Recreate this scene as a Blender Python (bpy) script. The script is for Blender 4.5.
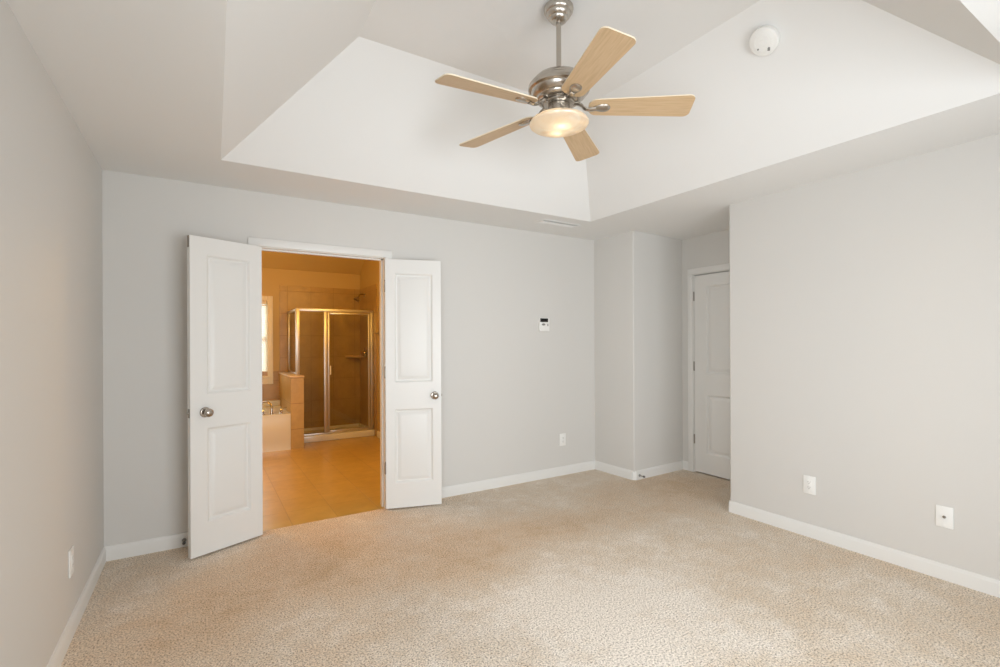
import bpy, bmesh, math
from mathutils import Vector, Matrix

# ------------------------------------------------------------------ scene, camera, light
sc = bpy.context.scene
COL = sc.collection
for o in list(bpy.data.objects):
    bpy.data.objects.remove(o, do_unlink=True)

F_PX, YAW, PITCH, ROLL, CAM_Z = 483.80, 0.5536, 0.0, -0.0043, 1.3521
fw = Vector((math.sin(YAW) * math.cos(PITCH), math.cos(YAW) * math.cos(PITCH), math.sin(PITCH)))
r0 = Vector((math.cos(YAW), -math.sin(YAW), 0))
u0 = r0.cross(fw)
rt = math.cos(ROLL) * r0 + math.sin(ROLL) * u0
up = -math.sin(ROLL) * r0 + math.cos(ROLL) * u0
cam_data = bpy.data.cameras.new('camera')
cam_data.sensor_width = 36.0
cam_data.lens = F_PX * 36.0 / 1000.0
cam_data.shift_y = (342.65 - 333.5) / 1000.0
cam_data.clip_start = 0.02
cam = bpy.data.objects.new('camera', cam_data)
cam.matrix_world = Matrix(((rt.x, up.x, -fw.x, 0), (rt.y, up.y, -fw.y, 0), (rt.z, up.z, -fw.z, CAM_Z), (0, 0, 0, 1)))
COL.objects.link(cam)
sc.camera = cam

sc.view_settings.view_transform = 'Standard'
sc.view_settings.look = 'None'
sc.view_settings.gamma = 1.0
sc.view_settings.use_curve_mapping = False
sc.view_settings.exposure = 0.03
sc.cycles.use_denoising = True
sc.cycles.max_bounces = 14
sc.cycles.diffuse_bounces = 10
sc.cycles.transparent_max_bounces = 16
sc.cycles.caustics_reflective = False
sc.cycles.caustics_refractive = False
sc.cycles.sample_clamp_indirect = 8.0

world = bpy.data.worlds.new('sky')
sc.world = world
world.use_nodes = True
wb = world.node_tree.nodes['Background']
wb.inputs[0].default_value = (0.80, 0.90, 1.0, 1)
wb.inputs[1].default_value = 1.3


def area(name, loc, direction, sx, sy, power, color, spread=180):
    l = bpy.data.lights.new(name, 'AREA')
    l.shape = 'RECTANGLE'
    l.size, l.size_y = sx, sy
    l.energy = power
    l.color = color
    l.spread = math.radians(spread)
    o = bpy.data.objects.new(name, l)
    o.location = loc
    o.rotation_euler = Vector(direction).to_track_quat('-Z', 'Z').to_euler()
    COL.objects.link(o)
    return o


# daylight coming in through the windows behind the camera (front wall) and in the left wall beside it
area('daylight_front_window', (1.40, -1.02, 1.15), (0.06, 1, 0.06), 2.0, 1.7, 40, (0.935, 0.975, 1.0), 120)
area('daylight_left_window', (-0.66, -0.15, 1.17), (1, 0.62, -0.02), 1.1, 1.7, 24, (0.935, 0.975, 1.0), 112)


def lamp(name, loc, power, color, radius):
    l = bpy.data.lights.new(name, 'POINT')
    l.energy = power
    l.color = color
    l.shadow_soft_size = radius
    o = bpy.data.objects.new(name, l)
    o.location = loc
    COL.objects.link(o)
    return o


# daylight through the bathroom window
area('daylight_bathroom_window', (0.38, 7.98, 1.45), (0, -1, -0.12), 0.95, 1.15, 16, (0.95, 1.0, 0.98))

# warm vanity lamps of the bathroom, either side of the doorway, out of the photo's view
WARM = (1.0, 0.55, 0.11)
lamp('bathroom_lamp', (-0.30, 5.5, 2.0), 52, WARM, 0.12)
lamp('bathroom_lamp', (1.60, 5.0, 2.25), 36, WARM, 0.12)

# ------------------------------------------------------------------ materials


def mat(name, color, rough=0.5, metal=0.0, spec=0.5, coat=0.0):
    m = bpy.data.materials.new(name)
    m.use_nodes = True
    b = m.node_tree.nodes['Principled BSDF']
    b.inputs['Base Color'].default_value = (*color, 1)
    b.inputs['Roughness'].default_value = rough
    b.inputs['Metallic'].default_value = metal
    b.inputs['Specular IOR Level'].default_value = spec
    b.inputs['Coat Weight'].default_value = coat
    return m


def N(m, t, **kw):
    n = m.node_tree.nodes.new(t)
    for k, v in kw.items():
        setattr(n, k, v)
    return n


def L(m, a, b):
    m.node_tree.links.new(a, b)


def bsdf(m):
    return m.node_tree.nodes['Principled BSDF']


def noise(m, scale, detail=2.0, rough=0.5, vec=None):
    n = N(m, 'ShaderNodeTexNoise')
    n.inputs['Scale'].default_value = scale
    n.inputs['Detail'].default_value = detail
    n.inputs['Roughness'].default_value = rough
    if vec is not None:
        L(m, vec, n.inputs['Vector'])
    return n.outputs['Fac']


def ramp(m, fac, stops):
    r = N(m, 'ShaderNodeValToRGB')
    els = r.color_ramp.elements
    while len(els) < len(stops):
        els.new(0.5)
    for e, (p, c) in zip(els, stops):
        e.position = p
        e.color = (*c, 1)
    L(m, fac, r.inputs[0])
    return r.outputs[0]


def mix(m, fac, a, b, mode='MIX'):
    n = N(m, 'ShaderNodeMix', data_type='RGBA', blend_type=mode)
    for v, i in ((fac, 0), (a, 6), (b, 7)):
        if isinstance(v, (float, int)):
            n.inputs[i].default_value = v
        elif isinstance(v, tuple):
            n.inputs[i].default_value = (*v, 1)
        else:
            L(m, v, n.inputs[i])
    return n.outputs[2]


def bump(m, h, strength, dist):
    b = N(m, 'ShaderNodeBump')
    b.inputs['Strength'].default_value = strength
    b.inputs['Distance'].default_value = dist
    L(m, h, b.inputs['Height'])
    L(m, b.outputs[0], bsdf(m).inputs['Normal'])


def coords(m):
    return N(m, 'ShaderNodeTexCoord').outputs['Object']


def paint(name, color, rough, tex=0.04, scale=160):
    m = mat(name, color, rough, spec=0.35)
    c = coords(m)
    bump(m, noise(m, scale, 3, 0.6, c), tex, 0.002)
    return m


M = {}
M['wall'] = paint('wall_paint', (0.66, 0.647, 0.622), 0.65)
M['ceil'] = paint('ceiling_paint', (0.79, 0.79, 0.78), 0.85, 0.06, 120)
M['white'] = paint('trim_paint', (0.77, 0.765, 0.745), 0.35, 0.01, 60)
M['bathwall'] = paint('bathroom_paint', (0.54, 0.42, 0.22), 0.6)
M['plastic'] = mat('white_plastic', (0.84, 0.84, 0.82), 0.35)
M['blind'] = mat('blind_vinyl', (0.86, 0.86, 0.82), 0.4)
M['screen'] = mat('dark_screen', (0.012, 0.012, 0.012), 0.12)
M['dark'] = mat('dark_slot', (0.03, 0.03, 0.03), 0.6)
M['grey'] = mat('grey_plastic', (0.25, 0.25, 0.24), 0.45)
M['rubber'] = mat('rubber', (0.12, 0.12, 0.12), 0.7)
M['tub'] = mat('tub_acrylic', (0.74, 0.77, 0.76), 0.18, coat=0.3)
M['chrome'] = mat('chrome', (0.50, 0.48, 0.45), 0.12, 1.0)
M['chromewhite'] = mat('bright_aluminium', (0.60, 0.59, 0.57), 0.36, 0.85)
M['bronze'] = mat('hinge_metal', (0.34, 0.31, 0.27), 0.38, 1.0)
M['knob'] = mat('satin_knob', (0.46, 0.41, 0.36), 0.22, 1.0)

# brushed nickel of the fan
m = mat('brushed_nickel', (0.52, 0.48, 0.43), 0.27, 1.0)
c = coords(m)
mp = N(m, 'ShaderNodeMapping')
mp.inputs['Scale'].default_value = (8, 8, 260)
L(m, c, mp.inputs[0])
bump(m, noise(m, 6, 3, 0.6, mp.outputs[0]), 0.05, 0.001)
M['nickel'] = m

# maple blades: grain along local X
m = mat('maple_veneer', (0.6, 0.43, 0.27), 0.42, spec=0.4)
c = coords(m)
mp = N(m, 'ShaderNodeMapping')
mp.inputs['Scale'].default_value = (3.0, 46, 20)
L(m, c, mp.inputs[0])
g = noise(m, 2.4, 6, 0.65, mp.outputs[0])
L(m, ramp(m, g, [(0.30, (0.50, 0.345, 0.195)), (0.52, (0.575, 0.41, 0.245)), (0.72, (0.62, 0.455, 0.285))]), bsdf(m).inputs['Base Color'])
M['maple'] = m
M['mapleedge'] = mat('maple_edge', (0.78, 0.68, 0.52), 0.5)

# carpet: speckled cut pile, random wear, warm light and light pool in its colour
m = mat('carpet', (0.5, 0.4, 0.3), 0.95, spec=0.1)
c = coords(m)
fine = noise(m, 120, 3, 0.85, c)
vor = N(m, 'ShaderNodeTexVoronoi')
vor.inputs['Scale'].default_value = 150
L(m, c, vor.inputs['Vector'])
speck = ramp(m, fine, [(0.37, (0.22, 0.18, 0.14)), (0.46, (0.80, 0.79, 0.78)), (0.58, (1.20, 1.20, 1.20))])


def soft_oval(cx, cy, rx, ry):
    """1 in the middle of a painted tint patch of the carpet, 0 at its rim"""
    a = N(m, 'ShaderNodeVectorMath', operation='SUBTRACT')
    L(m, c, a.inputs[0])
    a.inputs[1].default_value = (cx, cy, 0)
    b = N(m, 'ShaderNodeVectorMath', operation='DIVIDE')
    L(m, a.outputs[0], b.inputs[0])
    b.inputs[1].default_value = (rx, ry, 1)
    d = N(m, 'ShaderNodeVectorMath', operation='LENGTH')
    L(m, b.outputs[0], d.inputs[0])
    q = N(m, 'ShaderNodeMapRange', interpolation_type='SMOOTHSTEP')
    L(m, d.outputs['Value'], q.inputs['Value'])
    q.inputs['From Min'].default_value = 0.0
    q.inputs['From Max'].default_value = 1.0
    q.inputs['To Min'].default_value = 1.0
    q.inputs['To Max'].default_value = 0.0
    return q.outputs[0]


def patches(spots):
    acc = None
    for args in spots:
        w_ = soft_oval(*args)
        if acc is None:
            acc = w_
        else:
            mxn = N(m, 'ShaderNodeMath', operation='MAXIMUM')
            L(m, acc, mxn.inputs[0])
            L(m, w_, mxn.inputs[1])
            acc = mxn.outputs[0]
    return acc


def madd(a, k, b):
    n = N(m, 'ShaderNodeMath', operation='MULTIPLY_ADD')
    L(m, a, n.inputs[0])
    n.inputs[1].default_value = k
    if isinstance(b, float):
        n.inputs[2].default_value = b
    else:
        L(m, b, n.inputs[2])
    return n.outputs[0]


# warm bathroom light painted brown towards the alcove, a pale light pool painted mid-room
warm_tint = patches(((0.70, 3.10, 1.15, 0.75), (1.35, 2.80, 1.1, 0.62), (3.55, 2.95, 1.3, 0.75), (2.35, 2.80, 1.1, 0.50), (0.1, 2.9, 0.7, 0.6)))
light_pool = patches(((1.75, 1.75, 1.15, 1.0), (1.2, 1.2, 1.2, 1.1)))
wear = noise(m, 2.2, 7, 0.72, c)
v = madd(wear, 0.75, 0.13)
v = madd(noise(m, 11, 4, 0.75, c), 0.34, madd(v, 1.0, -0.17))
v = madd(warm_tint, -0.24, v)
v = madd(light_pool, 0.24, v)
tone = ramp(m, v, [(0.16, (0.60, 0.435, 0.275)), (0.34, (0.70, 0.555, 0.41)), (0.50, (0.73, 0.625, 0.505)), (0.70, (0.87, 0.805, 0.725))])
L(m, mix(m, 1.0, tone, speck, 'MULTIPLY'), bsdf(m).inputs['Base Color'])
hh = N(m, 'ShaderNodeMath', operation='ADD')
L(m, fine, hh.inputs[0])
L(m, vor.outputs['Distance'], hh.inputs[1])
bump(m, hh.outputs[0], 0.35, 0.006)
bsdf(m).inputs['Sheen Weight'].default_value = 0.15
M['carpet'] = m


def tile_mat(name, plane, size, off, base, var, grout, rough, gw=0.004):
    """ceramic tiles: grid from object coordinates in the two axes of plane"""
    m = mat(name, base, rough)
    c = coords(m)
    sep = N(m, 'ShaderNodeSeparateXYZ')
    L(m, c, sep.inputs[0])
    comb = N(m, 'ShaderNodeCombineXYZ')
    for i, ax in enumerate(plane):
        s = N(m, 'ShaderNodeMath', operation='SUBTRACT')
        L(m, sep.outputs[ax], s.inputs[0])
        s.inputs[1].default_value = off[i] - 40 * size[i]
        L(m, s.outputs[0], comb.inputs[i])
    br = N(m, 'ShaderNodeTexBrick')
    br.offset = 0.0
    br.squash = 1.0
    br.inputs['Scale'].default_value = 1.0
    br.inputs['Mortar Size'].default_value = gw
    br.inputs['Mortar Smooth'].default_value = 0.2
    br.inputs['Bias'].default_value = 0.0
    br.inputs['Brick Width'].default_value = size[0]
    br.inputs['Row Height'].default_value = size[1]
    br.inputs['Color1'].default_value = (*base, 1)
    br.inputs['Color2'].default_value = (*var, 1)
    br.inputs['Mortar'].default_value = (*grout, 1)
    L(m, comb.outputs[0], br.inputs['Vector'])
    cl = ramp(m, noise(m, 7, 5, 0.65, c), [(0.3, (0.86, 0.86, 0.86)), (0.7, (1.06, 1.06, 1.06))])
    L(m, mix(m, 1.0, br.outputs['Color'], cl, 'MULTIPLY'), bsdf(m).inputs['Base Color'])
    inv = N(m, 'ShaderNodeMath', operation='SUBTRACT')
    inv.inputs[0].default_value = 1.0
    L(m, br.outputs['Fac'], inv.inputs[1])
    bump(m, inv.outputs[0], 0.5, 0.003)
    return m


KB, KV = (0.52, 0.37, 0.14), (0.49, 0.345, 0.13)  # half wall: same tile, its stronger light put into the colour
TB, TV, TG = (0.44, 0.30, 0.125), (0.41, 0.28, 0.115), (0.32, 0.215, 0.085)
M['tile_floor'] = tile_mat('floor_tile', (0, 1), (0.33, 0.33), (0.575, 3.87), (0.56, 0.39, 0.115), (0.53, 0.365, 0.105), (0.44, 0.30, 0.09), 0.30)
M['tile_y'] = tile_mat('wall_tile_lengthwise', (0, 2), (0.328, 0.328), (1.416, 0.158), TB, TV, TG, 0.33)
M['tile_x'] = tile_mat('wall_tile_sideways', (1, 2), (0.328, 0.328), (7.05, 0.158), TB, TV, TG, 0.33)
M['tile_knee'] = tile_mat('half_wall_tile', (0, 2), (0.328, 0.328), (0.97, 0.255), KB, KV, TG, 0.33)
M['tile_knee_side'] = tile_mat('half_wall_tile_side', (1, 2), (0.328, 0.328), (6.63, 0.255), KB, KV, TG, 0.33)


def glass_mat(name, tint, gloss):
    m = bpy.data.materials.new(name)
    m.use_nodes = True
    nt = m.node_tree
    nt.nodes.clear()
    out = nt.nodes.new('ShaderNodeOutputMaterial')
    tr = nt.nodes.new('ShaderNodeBsdfTransparent')
    tr.inputs[0].default_value = (*tint, 1)
    gl = nt.nodes.new('ShaderNodeBsdfGlossy')
    gl.inputs['Roughness'].default_value = 0.03
    mx = nt.nodes.new('ShaderNodeMixShader')
    mx.inputs[0].default_value = gloss
    nt.links.new(tr.outputs[0], mx.inputs[1])
    nt.links.new(gl.outputs[0], mx.inputs[2])
    nt.links.new(mx.outputs[0], out.inputs[0])
    return m


M['glass'] = glass_mat('shower_glass', (0.93, 0.93, 0.90), 0.04)
M['pane'] = glass_mat('window_glass', (0.95, 0.97, 0.96), 0.04)

# alabaster lamp bowl, lit from inside by its bulbs
m = bpy.data.materials.new('alabaster_glass')
m.use_nodes = True
nt = m.node_tree
nt.nodes.clear()
out = nt.nodes.new('ShaderNodeOutputMaterial')
tl = nt.nodes.new('ShaderNodeBsdfTranslucent')
df = nt.nodes.new('ShaderNodeBsdfDiffuse')
gl = nt.nodes.new('ShaderNodeBsdfGlossy')
gl.inputs['Roughness'].default_value = 0.12
m1 = nt.nodes.new('ShaderNodeMixShader')
m1.inputs[0].default_value = 0.35
m2 = nt.nodes.new('ShaderNodeMixShader')
m2.inputs[0].default_value = 0.06
tc = nt.nodes.new('ShaderNodeTexCoord')
nz = nt.nodes.new('ShaderNodeTexNoise')
nz.inputs['Scale'].default_value = 7
nz.inputs['Detail'].default_value = 4
nz.inputs['Distortion'].default_value = 1.6
rp = nt.nodes.new('ShaderNodeValToRGB')
rp.color_ramp.elements[0].position = 0.35
rp.color_ramp.elements[0].color = (0.88, 0.78, 0.65, 1)
rp.color_ramp.elements[1].position = 0.65
rp.color_ramp.elements[1].color = (0.97, 0.94, 0.88, 1)
nt.links.new(tc.outputs['Object'], nz.inputs['Vector'])
nt.links.new(nz.outputs['Fac'], rp.inputs[0])
nt.links.new(rp.outputs[0], tl.inputs[0])
nt.links.new(rp.outputs[0], df.inputs[0])
nt.links.new(tl.outputs[0], m1.inputs[1])
nt.links.new(df.outputs[0], m1.inputs[2])
nt.links.new(m1.outputs[0], m2.inputs[1])
nt.links.new(gl.outputs[0], m2.inputs[2])
nt.links.new(m2.outputs[0], out.inputs[0])
M['alabaster'] = m

m = bpy.data.materials.new('bulb_glow')
m.use_nodes = True
bsdf(m).inputs['Emission Color'].default_value = (1.0, 0.80, 0.52, 1)
bsdf(m).inputs['Emission Strength'].default_value = 44.0
M['bulb'] = m

# ------------------------------------------------------------------ mesh helpers


def link(name, bm, material, parent=None, sharp=32.0):
    bmesh.ops.remove_doubles(bm, verts=bm.verts, dist=1e-6)
    bmesh.ops.recalc_face_normals(bm, faces=bm.faces)
    lim = math.radians(sharp)
    for f in bm.faces:
        f.smooth = True
    for e in bm.edges:
        if len(e.link_faces) == 2:
            e.smooth = e.calc_face_angle(0) < lim
        else:
            e.smooth = False
    me = bpy.data.meshes.new(name)
    bm.to_mesh(me)
    bm.free()
    me.materials.append(material)
    o = bpy.data.objects.new(name, me)
    COL.objects.link(o)
    if parent is not None:
        o.parent = parent
    return o


def tag(o, label, cat, group=None, kind=None):
    o['label'] = label
    o['category'] = cat
    if group:
        o['group'] = group
    if kind:
        o['kind'] = kind
    return o


def empty(name, loc, rotz, label, cat, group=None, kind=None, matrix=None):
    o = bpy.data.objects.new(name, None)
    o.empty_display_size = 0.05
    COL.objects.link(o)
    if matrix is not None:
        o.matrix_world = matrix
    else:
        o.location = loc
        o.rotation_euler = (0, 0, rotz)
    return tag(o, label, cat, group, kind)


def box(bm, x0, x1, y0, y1, z0, z1, bev=0.0, seg=2, mtx=None):
    vs = [bm.verts.new((x, y, z)) for x in (x0, x1) for y in (y0, y1) for z in (z0, z1)]
    idx = [(0, 1, 3, 2), (4, 6, 7, 5), (0, 4, 5, 1), (2, 3, 7, 6), (0, 2, 6, 4), (1, 5, 7, 3)]
    fs = [bm.faces.new([vs[i] for i in q]) for q in idx]
    if bev > 0:
        es = list({e for f in fs for e in f.edges})
        r = bmesh.ops.bevel(bm, geom=es, offset=bev, segments=seg, affect='EDGES', profile=0.5)
        vs = list({v for f in r['faces'] for v in f.verts} | {v for v in vs if v.is_valid})
    if mtx is not None:
        bmesh.ops.transform(bm, matrix=mtx, verts=[v for v in vs if v.is_valid])
    return bm


def B():
    return bmesh.new()


def prism(bm, pts, z0, z1):
    a = [bm.verts.new((x, y, z0)) for x, y in pts]
    b = [bm.verts.new((x, y, z1)) for x, y in pts]
    n = len(pts)
    bm.faces.new(a[::-1])
    bm.faces.new(b)
    for i in range(n):
        bm.faces.new((a[i], a[(i + 1) % n], b[(i + 1) % n], b[i]))
    return bm


def lathe(bm, prof, seg=40, mtx=None):
    """profile [(r, z)] around local Z"""
    rings = []
    new = []
    for r, z in prof:
        if r < 1e-6:
            v = bm.verts.new((0, 0, z))
            rings.append([v])
            new.append(v)
        else:
            ring = [bm.verts.new((r * math.cos(2 * math.pi * i / seg), r * math.sin(2 * math.pi * i / seg), z)) for i in range(seg)]
            rings.append(ring)
            new += ring
    for a, b in zip(rings, rings[1:]):
        for i in range(seg):
            j = (i + 1) % seg
            if len(a) == 1 and len(b) == 1:
                continue
            if len(a) == 1:
                bm.faces.new((a[0], b[i], b[j]))
            elif len(b) == 1:
                bm.faces.new((a[i], a[j], b[0]))
            else:
                bm.faces.new((a[i], a[j], b[j], b[i]))
    if mtx is not None:
        bmesh.ops.transform(bm, matrix=mtx, verts=new)
    return bm


def tube(bm, pts, radii, seg=12, flat=1.0, side=None):
    """swept tube through pts; flat scales the second axis"""
    pts = [Vector(p) for p in pts]
    if isinstance(radii, (int, float)):
        radii = [radii] * len(pts)
    prev = None
    rings = []
    for i, p in enumerate(pts):
        d = (pts[min(i + 1, len(pts) - 1)] - pts[max(i - 1, 0)]).normalized()
        if prev is None:
            ref = Vector(side) if side else (Vector((0, 0, 1)) if abs(d.z) < 0.9 else Vector((1, 0, 0)))
        else:
            ref = prev
        a = (ref - d * ref.dot(d)).normalized()
        prev = a
        b = d.cross(a)
        r = radii[i]
        rings.append([bm.verts.new(p + a * (r * math.cos(2 * math.pi * k / seg)) + b * (r * flat * math.sin(2 * math.pi * k / seg))) for k in range(seg)])
    for a, b in zip(rings, rings[1:]):
        for k in range(seg):
            bm.faces.new((a[k], a[(k + 1) % seg], b[(k + 1) % seg], b[k]))
    bm.faces.new(rings[0][::-1])
    bm.faces.new(rings[-1])
    return bm


def smooth_path(ctrl, n=6):
    """Catmull-Rom through control points"""
    P = [Vector(c) for c in ctrl]
    P = [P[0] * 2 - P[1]] + P + [P[-1] * 2 - P[-2]]
    out = []
    for i in range(1, len(P) - 2):
        for k in range(n):
            t = k / n
            out.append(0.5 * ((2 * P[i]) + (P[i + 1] - P[i - 1]) * t + (2 * P[i - 1] - 5 * P[i] + 4 * P[i + 1] - P[i + 2]) * t * t
                              + (3 * P[i] - P[i - 1] - 3 * P[i + 1] + P[i + 2]) * t ** 3))
    out.append(P[-2])
    return out


def arc(cx, cy, r, a0, a1, n):
    return [(cx + r * math.cos(math.radians(a0 + (a1 - a0) * i / n)), cy + r * math.sin(math.radians(a0 + (a1 - a0) * i / n))) for i in range(n + 1)]


def sweep_profile(bm, path, prof, closed_ends=True):
    """sweep [(offset to the left of travel, z)] along a plan polyline with mitred corners"""
    P = [Vector((x, y)) for x, y in path]
    rings = []
    for i, p in enumerate(P):
        n1 = n2 = None
        if i > 0:
            d = (p - P[i - 1]).normalized()
            n1 = Vector((-d.y, d.x))
        if i < len(P) - 1:
            d = (P[i + 1] - p).normalized()
            n2 = Vector((-d.y, d.x))
        if n1 is None:
            mv = n2
        elif n2 is None:
            mv = n1
        else:
            mv = (n1 + n2) / (1 + n1.dot(n2))
        rings.append([bm.verts.new((p.x + mv.x * o, p.y + mv.y * o, z)) for o, z in prof])
    k = len(prof)
    for a, b in zip(rings, rings[1:]):
        for i in range(k):
            bm.faces.new((a[i], a[(i + 1) % k], b[(i + 1) % k], b[i]))
    bm.faces.new(rings[0])
    bm.faces.new(rings[-1][::-1])
    return bm


# ------------------------------------------------------------------ room shell
H = 2.44
XL, YB, XR = -0.520, 3.866, 3.5764
YF = -0.90                 # wall behind the camera
T = 0.12
AX, AY0, AY1 = 4.36, 2.318, 3.362      # alcove: back wall x, near and far side walls
YB2 = 7.74                 # far wall of the bathroom
BXL, BXR = -1.0, 2.165
OP0, OP1, OPH = 0.348, 1.277, 2.045    # doorway to the bathroom
S = 'structure'

# carpet
bm = B()
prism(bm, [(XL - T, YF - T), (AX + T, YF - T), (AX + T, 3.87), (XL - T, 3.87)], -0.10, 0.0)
tag(link('floor', bm, M['carpet']), 'beige speckled cut pile carpet with brownish blotches, painted warm light and a painted light pool', 'carpet', kind=S)

# walls
bm = B()
W0, W1, WZ0, WZ1 = -0.75, 0.45, 0.28, 2.06      # window beside the camera
box(bm, XL - T, XL, YF - T, W0, 0, H)
box(bm, XL - T, XL, W1, YB + T, 0, H)
box(bm, XL - T, XL, W0, W1, 0, WZ0)
box(bm, XL - T, XL, W0, W1, WZ1, H)
tag(link('wall_left', bm, M['wall']), 'greige painted left wall with one outlet low near the corner', 'wall', kind=S)
bm = B()
FX0, FX1 = 0.25, 2.45
box(bm, XL, FX0, YF - T, YF, 0, H)
box(bm, FX1, XR, YF - T, YF, 0, H)
box(bm, FX0, FX1, YF - T, YF, 0, WZ0)
box(bm, FX0, FX1, YF - T, YF, WZ1, H)
tag(link('wall_front', bm, M['wall']), 'greige window wall behind the viewer', 'wall', kind=S)
bm = B()
box(bm, XL, OP0 - 0.02, YB, YB + T, 0, H)
box(bm, OP1 + 0.02, XR, YB, YB + T, 0, H)
box(bm, OP0 - 0.02, OP1 + 0.02, YB, YB + T, OPH + 0.02, H)
tag(link('wall_back', bm, M['wall']), 'greige back wall holding the bathroom double doorway', 'wall', kind=S)
r = 0.015
bm = B()
AXC, AYC = 3.600, 3.338
prism(bm, [(XR, YB + T), (XR, YB), (AXC, AYC + 0.014)] + arc(AXC + 0.013, AYC + 0.014, 0.013, 180, 270, 6)[1:] + [(AX, AY1), (AX + T, AY1), (AX + T, YB + T)], 0, H)
tag(link('wall_alcove_left', bm, M['wall']), 'greige wall block with rounded outer corner left of the closet door', 'wall', kind=S)
bm = B()
prism(bm, [(XR, YF - T), (XR + T, YF - T), (XR + T, AY0 - T), (AX + T, AY0 - T), (AX + T, AY0), (XR + r, AY0)]
      + arc(XR + r, AY0 - r, r, 90, 180, 6)[1:], 0, H)
tag(link('wall_right', bm, M['wall']), 'large plain greige right wall with two low wall plates', 'wall', kind=S)
D0, D1 = 3.217, 2.455      # closet door opening (far and near jamb)
bm = B()
box(bm, AX, AX + T, D0 + 0.02, AY1, 0, H)
box(bm, AX, AX + T, AY0, D1 - 0.02, 0, H)
box(bm, AX, AX + T, D1 - 0.02, D0 + 0.02, OPH + 0.02, H)
box(bm, AX + T, AX + T + 0.02, D1 - 0.1, D0 + 0.1, 0, H)
tag(link('wall_alcove_back', bm, M['wall']), 'short greige wall over and around the closet door in the alcove', 'wall', kind=S)

# ceiling with its raised tray
bm = B()
lo = [(0.104, 3.300), (2.994, 3.281), (2.9945, 0.541), (0.050, 0.541)]
hi = [(0.754, 2.700), (2.388, 2.700), (2.388, 1.164), (0.72, 1.164)]
HT = 3.06
ex = [(XL - T, YB + T), (AX + T, YB + T), (AX + T, YF - T), (XL - T, YF - T)]
vo = [bm.verts.new((*q, H)) for q in ex]
vl = [bm.verts.new((*q, H)) for q in lo]
vh = [bm.verts.new((*q, HT)) for q in hi]
for i in range(4):
    j = (i + 1) % 4
    bm.faces.new((vo[i], vo[j], vl[j], vl[i]))
    bm.faces.new((vl[i], vl[j], vh[j], vh[i]))
bm.faces.new(vh)
tag(link('ceiling', bm, M['ceil'], sharp=5), 'off-white ceiling with a deep sloped tray around the fan', 'ceiling', kind=S)

# baseboards
BP = [(0, -0.01), (0.013, -0.01), (0.013, 0.066), (0.011, 0.074), (0.008, 0.079), (0.006, 0.088), (0, 0.090)]


def baseboard(name, path, label):
    bm = B()
    sweep_profile(bm, path, BP)
    return tag(link(name, bm, M['white'], sharp=20), label, 'baseboard', kind=S)


CO0, CO1 = 0.285, 1.340
baseboard('baseboard_left', [(XL, YB), (XL, YF)], 'white baseboard along the left wall')
baseboard('baseboard_back', [(CO0, YB), (XL, YB)], 'white baseboard between the left corner and the bathroom doorway')
baseboard('baseboard_back', [(AXC, AYC + 0.024), (XR, YB), (CO1, YB)], 'white baseboard running from the bathroom doorway to the alcove corner')
baseboard('baseboard_alcove', [(AX, 3.283), (AX, AY1), (AXC + 0.024, AYC), (AXC, AYC + 0.024)], 'white baseboard around the alcove corner to the closet door')
baseboard('baseboard_right', [(XR, YF), (XR, AY0 - 0.008), (XR + 0.008, AY0), (AX, AY0)], 'white baseboard along the right wall')

# doorway casings and jambs


def casing(name, axis, a0, a1, top, wallpos, sgn, thick, w, label):
    """architrave + jamb lining; axis 'x': opening runs along x in a wall at y=wallpos, room on the -sgn side"""
    bm = B()

    def bx(u0, u1, v0, v1, z0, z1, bev=0.0):
        if axis == 'x':
            box(bm, u0, u1, min(v0, v1), max(v0, v1), z0, z1, bev)
        else:
            box(bm, min(v0, v1), max(v0, v1), u0, u1, z0, z1, bev)
    f = wallpos
    rv = 0.006
    pr = 0.017 * sgn
    for v0, v1 in ((f - pr, f), (f + thick * sgn, f + thick * sgn + pr)):
        bx(a0 - rv - w, a0 - rv, v0, v1, 0, top + rv + w, 0.004)
        bx(a1 + rv, a1 + rv + w, v0, v1, 0, top + rv + w, 0.004)
        bx(a0 - rv - w + 0.0005, a1 + rv + w - 0.0005, v0 - 0.0006 * sgn, v1, top + rv, top + rv + w, 0.004)
    bx(a0 - 0.02, a0, f - 0.002 * sgn, f + thick * sgn, 0, top)
    bx(a1, a1 + 0.02, f - 0.002 * sgn, f + thick * sgn, 0, top)
    bx(a0 - 0.02, a1 + 0.02, f - 0.002 * sgn, f + thick * sgn, top, top + 0.02)
    # door stop strips
    s0, s1 = f + 0.042 * sgn, f + 0.075 * sgn
    bx(a0, a0 + 0.011, s0, s1, 0, top)
    bx(a1 - 0.011, a1, s0, s1, 0, top)
    bx(a0, a1, s0, s1, top - 0.011, top)
    return tag(link(name, bm, M['white']), label, 'door trim', kind=S)


casing('trim_1', 'x', OP0, OP1, OPH, YB, 1, T, 0.057, 'white casing and jambs of the bathroom double doorway')
casing('trim_2', 'y', D1, D0, OPH, AX, 1, T, 0.060, 'white casing and jambs of the alcove closet door')

# ------------------------------------------------------------------ doors
PZ = ((0.212, 0.815), (1.03, 1.922))
DH = 2.033


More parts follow.
